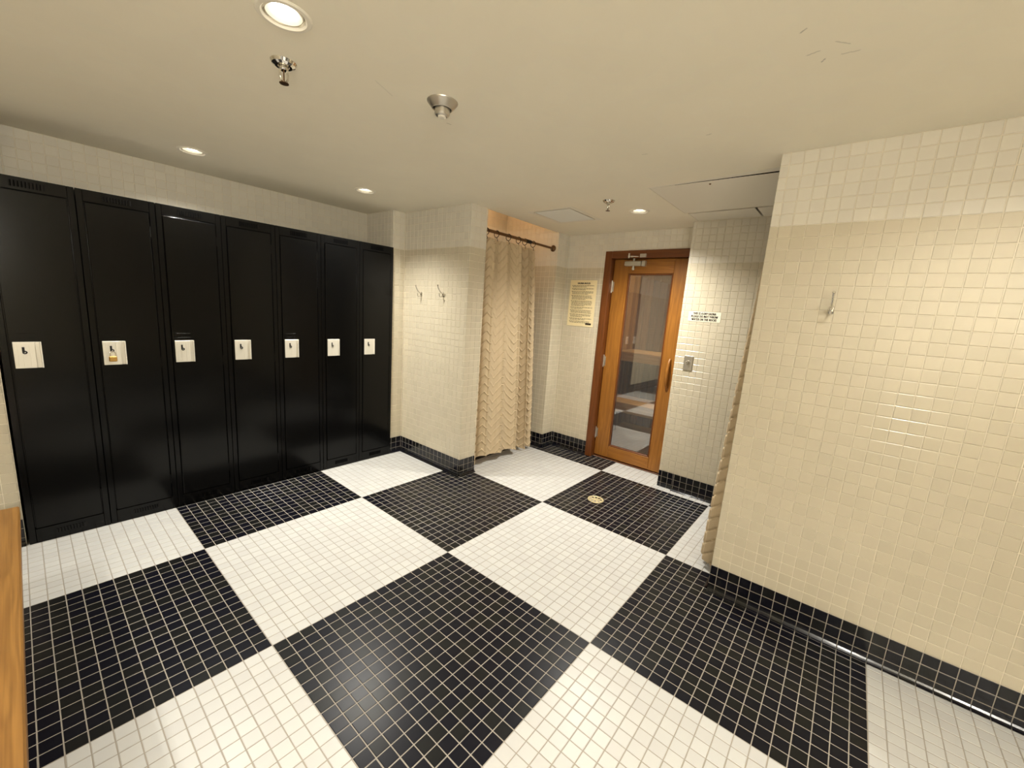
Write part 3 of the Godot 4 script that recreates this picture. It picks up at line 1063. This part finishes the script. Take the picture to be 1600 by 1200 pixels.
func build_door() -> void:
	var d := thing("door_1", "honey coloured wooden sauna door with a tall glass pane", "door", Vector3.ZERO, "", "structure")
	# frame
	var fr := Node3D.new()
	fr.name = "door_frame"
	d.add_child(fr)
	var b := MB.new()
	b.cbox(Vector3(-0.318, 0.0, -3.14), Vector3(-0.252, 1.9605, -2.985), 0.004)
	obj("jamb", b, M.frame_v, fr)
	b = MB.new()
	b.cbox(Vector3(0.447, 0.0, -3.14), Vector3(0.480, 1.9605, -2.985), 0.004)
	obj("jamb", b, M.frame_v, fr)
	b = MB.new()
	b.cbox(Vector3(-0.252, 1.896, -3.14), Vector3(0.447, 1.9605, -2.985), 0.004)
	obj("head", b, M.frame_h, fr)
	b = MB.new()
	b.box(Vector3(-0.252, 0.0, -3.14), Vector3(-0.24, 1.896, -3.10))
	b.box(Vector3(0.435, 0.0, -3.14), Vector3(0.447, 1.896, -3.10))
	b.box(Vector3(-0.252, 1.884, -3.14), Vector3(0.447, 1.896, -3.10))
	obj("stop_bead", b, M.frame_v, fr)
	b = MB.new()
	b.cbox(Vector3(-0.252, 0.0, -3.14), Vector3(0.447, 0.010, -3.052), 0.003)
	obj("threshold", b, M.frame_h, fr)
	# leaf
	var lf := Node3D.new()
	lf.name = "door_leaf"
	d.add_child(lf)
	var zf := -3.05
	var zb := -3.092
	for s in [[-0.248, -0.106, "hinge_stile"], [0.300, 0.443, "lock_stile"]]:
		b = MB.new()
		b.cbox(Vector3(s[0], 0.022, zb), Vector3(s[1], 1.893, zf), 0.003)
		obj(s[2], b, M.oak_v, lf)
	for s in [[0.022, 0.136, "bottom_rail"], [1.770, 1.893, "top_rail"]]:
		b = MB.new()
		b.cbox(Vector3(-0.106, s[0], zb + 0.001), Vector3(0.300, s[1], zf - 0.001), 0.003)
		obj(s[2], b, M.oak_h, lf)
	for s in [[Vector3(-0.106, 0.136, 0), Vector3(-0.092, 1.770, 0)], [Vector3(0.286, 0.136, 0), Vector3(0.300, 1.770, 0)], [Vector3(-0.092, 0.136, 0), Vector3(0.286, 0.150, 0)], [Vector3(-0.092, 1.756, 0), Vector3(0.286, 1.770, 0)]]:
		b = MB.new()
		b.cbox(s[0] + Vector3(0, 0, zf - 0.016), s[1] + Vector3(0, 0, zf - 0.003), 0.005)
		obj("glazing_bead", b, M.frame_v, lf)
		b = MB.new()
		b.cbox(s[0] + Vector3(0, 0, zb + 0.002), s[1] + Vector3(0, 0, zb + 0.014), 0.004)
		obj("glazing_bead", b, M.frame_v, lf)
	b = MB.new()
	b.box(Vector3(-0.103, 0.139, -3.074), Vector3(0.297, 1.767, -3.068))
	obj("glass_pane", b, M.glass, lf)
	# wooden pull handle, shaped like a shallow bow
	b = MB.new()
	var path := []
	var rad := []
	for k in 13:
		var f := k / 12.0
		path.append(Vector3(0.372, 0.805 + 0.245 * f, zf + 0.004 + 0.036 * pow(sin(PI * f), 0.6)))
		rad.append(0.011 + 0.004 * sin(PI * f))
	b.tube(path, rad, 12)
	obj("pull_handle", b, M.oak_v, lf)
	b = MB.new()
	b.ball(Vector3(0.372, 0.822, zf + 0.018), 0.005, 8)
	obj("handle_screw", b, M.chrome, lf)
	# hinges
	for y in [1.65, 0.955, 0.245]:
		b = MB.new()
		b.tube([Vector3(-0.250, y - 0.05, zf + 0.008), Vector3(-0.250, y + 0.05, zf + 0.008)], 0.0062, 10)
		b.ball(Vector3(-0.250, y + 0.052, zf + 0.008), 0.0066, 8)
		b.ball(Vector3(-0.250, y - 0.052, zf + 0.008), 0.0066, 8)
		b.box(Vector3(-0.250, y - 0.045, zf), Vector3(-0.232, y + 0.045, zf + 0.002))
		obj("hinge", b, M.brushed, d)
	# closer
	var cl := Node3D.new()
	cl.name = "door_closer"
	d.add_child(cl)
	b = MB.new()
	b.cbox(Vector3(-0.135, 1.832, zf), Vector3(0.020, 1.874, zf + 0.045), 0.007)
	obj("closer_body", b, M.closer, cl)
	b = MB.new()
	b.cbox(Vector3(0.024, 1.828, zf), Vector3(0.058, 1.876, zf + 0.040), 0.004)
	obj("end_cap", b, M.brushed, cl)
	b = MB.new()
	b.tube([Vector3(-0.055, 1.806, zf + 0.022), Vector3(-0.055, 1.905, zf + 0.022)], 0.0105, 14)
	b.ball(Vector3(-0.055, 1.808, zf + 0.022), 0.014, 12)
	obj("spindle", b, M.closer, cl)
	b = MB.new()
	b.cbox(Vector3(-0.065, 1.897, -3.035), Vector3(-0.045, 1.903, -2.94), 0.002)
	b.xf = Transform3D(Basis(Vector3.UP, 0.5), Vector3(-0.07, 0, -2.945))
	b.cbox(Vector3(-0.01, 1.904, -0.02), Vector3(0.14, 1.910, 0.0), 0.002)
	b.xf = Transform3D.IDENTITY
	b.cbox(Vector3(0.018, 1.897, -2.985), Vector3(0.075, 1.928, -2.972), 0.003)
	b.tube([Vector3(-0.068, 1.89, -2.945), Vector3(-0.068, 1.93, -2.945)], 0.008, 12)
	obj("folding_arm", b, M.brushed, cl)


func build_wall_things() -> void:
	coat_hook(Vector3(-1.302, 1.449, -1.678), "chrome coat hook on the narrow wall, nearer the lockers")
	coat_hook(Vector3(-1.022, 1.455, -1.678), "chrome coat hook on the narrow wall, nearer the shower curtain")
	coat_hook(Vector3(1.465, 1.465, -1.675), "chrome coat hook alone on the wide tiled wall")

	# sheet of rules beside the door: heading, paragraphs too small to read, a dark block in the corner
	var W := 0.292
	var H := 0.440
	var sheet := thing("rules_sheet", "cream paper sheet of printed sauna rules beside the door", "sign", Vector3(-0.527, 1.483, -2.9995))
	var b := MB.new()
	b.cbox(Vector3(-W / 2, -H / 2, 0), Vector3(W / 2, H / 2, 0.0012), 0.0004)
	obj("paper", b, mat(c8(238, 222, 178), 0.7), sheet)
	var head := put("heading", words("SAUNA RULES", 0.016), mat(c8(40, 32, 22), 0.8), sheet, Vector3(0.005, H / 2 - 0.030, 0.0015))
	head.rotation.z = 0.0
	var paras := [2, 2, 3, 4, 5, 2, 3, 3, 2, 2]
	var y := H / 2 - 0.052
	var r2 := RandomNumberGenerator.new()
	r2.seed = 77
	var ink := mat(c8(84, 68, 44), 0.85)
	for p: int in paras:
		b = MB.new()
		for k in p:
			var x := -W / 2 + (0.022 if k == 0 else 0.030)
			var end := W / 2 - 0.022 - (r2.randf() * 0.11 if k == p - 1 else r2.randf() * 0.025)
			while x < end:
				var wl := r2.randf_range(0.006, 0.026)
				b.box(Vector3(x, y - 0.0024, 0.001), Vector3(minf(x + wl, end), y + 0.0024, 0.0015))
				x += wl + 0.004
			y -= 0.0112
		y -= 0.0055
		obj("printed_paragraph", b, ink, sheet)
	b = MB.new()
	b.box(Vector3(W / 2 - 0.085, -H / 2 + 0.018, 0.001), Vector3(W / 2 - 0.022, -H / 2 + 0.036, 0.0015))
	obj("printed_block", b, mat(c8(58, 46, 30), 0.85), sheet)

	# sticker
	var st := thing("sauna_sticker", "white dry sauna notice on the wall right of the door", "sign", Vector3(0.657, 1.4235, -2.8195))
	b = MB.new()
	b.cbox(Vector3(-0.1165, -0.0375, 0), Vector3(0.1165, 0.0375, 0.0014), 0.0004)
	obj("plate", b, mat(c8(244, 236, 214), 0.5), st)
	var lines := ["THIS IS A DRY SAUNA", "PLEASE DO NOT THROW", "WATER ON THE ROCKS"]
	for k in 3:
		var o := put("text_line", words(lines[k], 0.0168), mat(c8(24, 18, 12), 0.7), st, Vector3(-0.001 if k < 1 else 0.0, 0.0225 - k * 0.0222, 0.0016))
		var wd: float = o.mesh.get_aabb().size.x
		var want: float = [0.165, 0.192, 0.180][k]
		o.scale.x = want / maxf(wd, 0.01)

	# stainless plate with a round key switch
	var sw := thing("switch_plate", "stainless switch plate with a dial, below the sauna notice", "switch", Vector3(0.590, 1.061, -2.82))
	b = MB.new()
	b.cbox(Vector3(-0.035, -0.0575, 0), Vector3(0.035, 0.0575, 0.006), 0.003)
	obj("plate", b, M.brushed, sw)
	b = MB.new()
	b.xf = Transform3D(Basis(Vector3.RIGHT, PI / 2), Vector3(0, 0.004, 0))
	b.lathe([Vector2(0.0, 0.009), Vector2(0.0175, 0.009), Vector2(0.019, 0.006)], 24)
	obj("dial_disc", b, M.closer, sw)
	b = MB.new()
	for k in 6:
		var w := TAU * k / 6.0
		b.ball(Vector3(cos(w) * 0.0125, 0.004 + sin(w) * 0.0125, 0.009), 0.0034, 8)
	obj("dial_marks", b, M.bronze, sw)
	b = MB.new()
	b.xf = Transform3D(Basis(Vector3.RIGHT, PI / 2), Vector3(0, 0.004, 0))
	b.lathe([Vector2(0.0, 0.021), Vector2(0.007, 0.020), Vector2(0.009, 0.009)], 16)
	obj("knob", b, M.chrome, sw)
	for s in [-0.047, 0.047]:
		b = MB.new()
		b.ball(Vector3(0, s, 0.006), 0.003, 8)
		obj("screw", b, M.chrome, sw)

	# floor drain
	var dr := thing("floor_drain", "round brass floor drain with petal slots in the black tiles", "drain", Vector3(0.255, 0.0, -2.17))
	b = MB.new()
	b.lathe([Vector2(0.0, -0.006), Vector2(0.05, -0.006)], 36)
	obj("sump", b, M.bronze, dr)
	b = MB.new()
	b.lathe([Vector2(0.047, -0.002), Vector2(0.047, 0.003), Vector2(0.050, 0.0045), Vector2(0.059, 0.004), Vector2(0.061, 0.0)], 40)
	obj("rim", b, M.pale_brass, dr)
	b = MB.new()
	b.lathe([Vector2(0.0, 0.0035), Vector2(0.013, 0.0035), Vector2(0.013, -0.002)], 24)
	for k in 8:
		b.xf = Transform3D(Basis(Vector3.UP, TAU * k / 8.0), Vector3.ZERO)
		b.cbox(Vector3(0.010, -0.001, -0.0052), Vector3(0.049, 0.0032, 0.0052), 0.0012)
	b.xf = Transform3D.IDENTITY
	obj("grate", b, M.pale_brass, dr)


func ring_mesh(r: float, tube_r: float) -> MB:
	var b := MB.new()
	var path := []
	for k in 21:
		var w := TAU * k / 20.0
		path.append(Vector3(cos(w) * r, sin(w) * r, 0))
	b.tube(path, tube_r, 8, false)
	return b

func build_curtains() -> void:
	# rod of the open shower on the left
	var rx := -0.79
	var ry := 1.978
	var t := thing("curtain_rod", "bronze shower curtain rod between the narrow wall and the stub wall", "curtain rod", Vector3(rx, ry, 0), "shower curtain rods")
	var b := MB.new()
	b.tube([Vector3(0, 0, -1.853), Vector3(0, 0, -2.44)], 0.0125, 16)
	obj("wide_tube", b, M.bronze, t)
	b = MB.new()
	b.tube([Vector3(0, 0, -2.44), Vector3(0, 0, -2.818)], 0.0105, 16)
	obj("narrow_tube", b, M.bronze, t)
	b = MB.new()
	b.tube([Vector3(0, 0, -2.40), Vector3(0, 0, -2.405), Vector3(0, 0, -2.465), Vector3(0, 0, -2.47)], [0.013, 0.0155, 0.0155, 0.012], 16)
	obj("sleeve", b, M.dark, t)
	for e in [[-1.853, -1.0], [-2.82, 1.0]]:
		b = MB.new()
		b.xf = Transform3D(Basis(Vector3.RIGHT, PI / 2 * e[1]), Vector3(0, 0, e[0]))
		b.lathe([Vector2(0.012, 0.03), Vector2(0.016, 0.022), Vector2(0.026, 0.012), Vector2(0.030, 0.006), Vector2(0.030, 0.0)], 24)
		obj("flange", b, M.bronze, t)
	var top := [Vector2(-1.868, -0.81), Vector2(-1.878, -0.775), Vector2(-1.895, -0.80), Vector2(-1.915, -0.835), Vector2(-1.935, -0.80), Vector2(-1.98, -0.778), Vector2(-2.06, -0.79), Vector2(-2.14, -0.775), Vector2(-2.22, -0.792), Vector2(-2.30, -0.775), Vector2(-2.345, -0.785), Vector2(-2.37, -0.83), Vector2(-2.40, -0.845), Vector2(-2.425, -0.80), Vector2(-2.44, -0.772), Vector2(-2.455, -0.815), Vector2(-2.48, -0.84), Vector2(-2.505, -0.795), Vector2(-2.535, -0.785)]
	var foot := []
	for p: Vector2 in top:
		foot.append(Vector2(-1.872 + (p.x + 1.868) * 1.235, -0.785 + (p.y + 0.79) * 1.5))
	var cm := curtain_mesh(top, foot, func(u): return 1.932 - 0.012 * absf(sin(u * PI * 4.5)) if true else 0.0, func(u): return 0.030 + 0.055 * smoothstep(0.12, 0.24, u) * (1.0 - smoothstep(0.30, 0.75, u)) + 0.006 * sin(u * 31.0), 170, 620, 0.011)
	tag(obj("shower_curtain", cm, M.curtain), "beige chevron pattern shower curtain hanging beside the narrow wall", "curtain", "beige chevron shower curtains")
	# rings
	var ring_labels := ["dark curtain ring touching the narrow wall end of the bronze rod", "second dark curtain ring from the narrow wall on the bronze rod", "third dark curtain ring from the narrow wall on the bronze rod", "fourth dark curtain ring from the narrow wall on the bronze rod", "dark curtain ring right beside the sleeve of the bronze rod", "dark curtain ring between the rod sleeve and the stub wall"]
	var ri := -1
	for z in [-1.895, -2.014, -2.161, -2.292, -2.381, -2.50]:
		ri += 1
		var r := thing("curtain_ring", ring_labels[ri], "curtain ring", Vector3(rx, ry - 0.012, z), "rings of the shower curtain beside the narrow wall")
		obj("ring", ring_mesh(0.0265, 0.0028), M.dark, r)
		b = MB.new()
		b.tube([Vector3(0, -0.026, 0), Vector3(0.004, -0.036, -0.004), Vector3(0.008, -0.048, -0.006), Vector3(0.003, -0.054, -0.006)], 0.0024, 8)
		obj("hook", b, M.dark, r)

	# second shower behind the right wall
	t = thing("curtain_rod", "bronze curtain rod of the shower behind the wide tiled wall", "curtain rod", Vector3(1.215, ry, 0), "shower curtain rods")
	b = MB.new()
	b.tube([Vector3(0, 0, -1.832), Vector3(0, 0, -2.818)], 0.0125, 14)
	obj("wide_tube", b, M.bronze, t)
	for e in [[-1.832, -1.0], [-2.82, 1.0]]:
		b = MB.new()
		b.xf = Transform3D(Basis(Vector3.RIGHT, PI / 2 * e[1]), Vector3(0, 0, e[0]))
		b.lathe([Vector2(0.012, 0.03), Vector2(0.016, 0.022), Vector2(0.026, 0.012), Vector2(0.030, 0.006), Vector2(0.030, 0.0)], 24)
		obj("flange", b, M.bronze, t)
	var top2 := []
	var foot2 := []
	for k in 15:
		var z := -1.855 - k * 0.019
		var s := 1.0 if k % 2 == 0 else -1.0
		top2.append(Vector2(z, 1.205 + s * 0.034 + 0.006 * sin(k * 2.3)))
		foot2.append(Vector2(-1.862 - k * 0.024, 1.128 + s * 0.034 + 0.012 * sin(k * 1.7 + 0.5)))
	var c2 := curtain_mesh(top2, foot2, func(_u): return 1.93, func(u): return 0.03 + 0.018 * sin(u * 11.0), 150, 560, 0.012)
	tag(obj("shower_curtain", c2, M.curtain), "beige chevron shower curtain bunched behind the edge of the wide wall", "curtain", "beige chevron shower curtains")
	for k in 4:
		var r := thing("curtain_ring", ["dark curtain ring touching the back of the wide tiled wall", "second dark curtain ring behind the wide tiled wall", "third dark curtain ring behind the wide tiled wall", "fourth dark curtain ring behind the wide tiled wall"][k], "curtain ring", Vector3(1.215, ry - 0.012, -1.875 - k * 0.07), "rings of the shower curtain behind the wide wall")
		obj("ring", ring_mesh(0.0265, 0.0028), M.dark, r)
		b = MB.new()
		b.tube([Vector3(0, -0.026, 0), Vector3(0.004, -0.036, -0.004), Vector3(0.008, -0.048, -0.006), Vector3(0.003, -0.054, -0.006)], 0.0024, 8)
		obj("hook", b, M.dark, r)


func build_ceiling_things(_lamps: Array) -> void:
	sprinkler(Vector3(-0.030, CEIL, -0.112), "chrome sprinkler head beside the nearby downlight")
	sprinkler(Vector3(0.171, CEIL, -2.04), "chrome sprinkler head between the ceiling hatch and the far downlight")
	# heat detector
	var t := thing("heat_detector", "round silver detector with a stepped nose on the ceiling", "detector", Vector3(0.229, CEIL, -0.572))
	var b := MB.new()
	b.lathe([Vector2(0.0335, -0.012), Vector2(0.0335, -0.023), Vector2(0.0355, -0.026), Vector2(0.038, -0.0245), Vector2(0.048, -0.014), Vector2(0.057, -0.003), Vector2(0.058, 0.0)], 40)
	obj("flared_rim", b, M.brushed, t)
	b = MB.new()
	b.lathe([Vector2(0.0185, -0.050), Vector2(0.0245, -0.047), Vector2(0.0285, -0.040), Vector2(0.0285, -0.010)], 36)
	obj("collar", b, M.brushed, t)
	b = MB.new()
	b.lathe([Vector2(0.0, -0.057), Vector2(0.010, -0.0565), Vector2(0.0155, -0.054), Vector2(0.0165, -0.044)], 28)
	obj("nose", b, M.white, t)

	# square access hatch over the shower side, set in its opening with a gap all round
	t = thing("ceiling_hatch", "pale grey square access hatch in the ceiling near the left shower", "hatch", Vector3(-0.33, CEIL, -2.285))
	b = MB.new()
	b.cbox(Vector3(-0.158, -0.0012, -0.182), Vector3(0.157, 0.0008, 0.180), 0.0004)
	obj("door_panel", b, M.hatch, t)
	for s in [[-0.205, -0.222, 0.205, -0.191], [-0.205, 0.191, 0.205, 0.222], [-0.205, -0.191, -0.166, 0.191], [0.166, -0.191, 0.205, 0.191]]:
		b = MB.new()
		b.cbox(Vector3(s[0], -0.0009, s[1]), Vector3(s[2], 0.0, s[3]), 0.0003)
		obj("flange", b, M.trim, t)

	# access panel next to the right wall; it has slipped, so that the gap at its near edge widens
	t = thing("access_panel", "painted ceiling access panel with an open edge beside the wide wall", "hatch", Vector3(0, CEIL, 0))
	b = MB.new()
	slab(b, [Vector2(0.480, -1.889), Vector2(1.180, -1.843), Vector2(1.180, -1.8965), Vector2(0.500, -1.8965)], -0.0008, 0.0)
	obj("flange", b, M.trim, t)
	b = MB.new()
	slab(b, [Vector2(0.503, -1.900), Vector2(1.170, -1.921), Vector2(1.170, -2.538), Vector2(0.503, -2.538)], -0.0006, 0.0006)
	obj("door_panel", b, M.trim, t)
	b = MB.new()
	b.ball(Vector3(0.819, -0.001, -1.955), 0.006, 10)
	obj("screw", b, M.bronze, t)
	t = thing("patch_panel", "narrow plaster patch in the ceiling against the switch plate wall", "panel", Vector3(0, CEIL, 0))
	for s in [[0.523, 0.932], [0.945, 1.156]]:
		b = MB.new()
		slab(b, [Vector2(s[0], -2.563), Vector2(s[1], -2.564), Vector2(s[1], -2.798), Vector2(s[0], -2.802)], -0.0006, 0.0006)
		obj("plaster_board", b, M.trim, t)

# flat plate with the given outline in (x, z)
func slab(b: MB, ring: Array, y0: float, y1: float) -> void:
	var p := []
	for q: Vector2 in ring:
		p.append(Vector3(q.x, 0, q.y))
	var lo := Vector3(0, y0, 0)
	var hi := Vector3(0, y1, 0)
	b.quad(p[0] + lo, p[1] + lo, p[2] + lo, p[3] + lo, Vector3.DOWN)
	b.quad(p[0] + hi, p[1] + hi, p[2] + hi, p[3] + hi, Vector3.UP)
	var mid: Vector3 = (p[0] + p[1] + p[2] + p[3]) * 0.25
	for k in 4:
		var e := (k + 1) % 4
		b.quad(p[k] + lo, p[e] + lo, p[e] + hi, p[k] + hi, (p[k] + p[e]) * 0.5 - mid)


func build_bench() -> void:
	var t := thing("wooden_bench", "long light wooden bench standing left of the camera", "bench", Vector3.ZERO)
	var b := MB.new()
	b.cbox(Vector3(-0.922, 0.41, 0.597), Vector3(0.70, 0.45, 0.778), 0.004)
	obj("seat_board", b, M.bench, t)
	b = MB.new()
	b.cbox(Vector3(-0.922, 0.41, 0.784), Vector3(0.70, 0.45, 0.965), 0.004)
	obj("seat_board", b, M.bench, t)
	for x in [-0.80, 0.56]:
		b = MB.new()
		b.cbox(Vector3(x, 0.0, 0.64), Vector3(x + 0.05, 0.41, 0.70), 0.004)
		obj("leg", b, M.bench, t)
		b = MB.new()
		b.cbox(Vector3(x, 0.0, 0.87), Vector3(x + 0.05, 0.41, 0.93), 0.004)
		obj("leg", b, M.bench, t)
		b = MB.new()
		b.cbox(Vector3(x, 0.34, 0.70), Vector3(x + 0.05, 0.41, 0.87), 0.004)
		obj("cross_bar", b, M.bench, t)
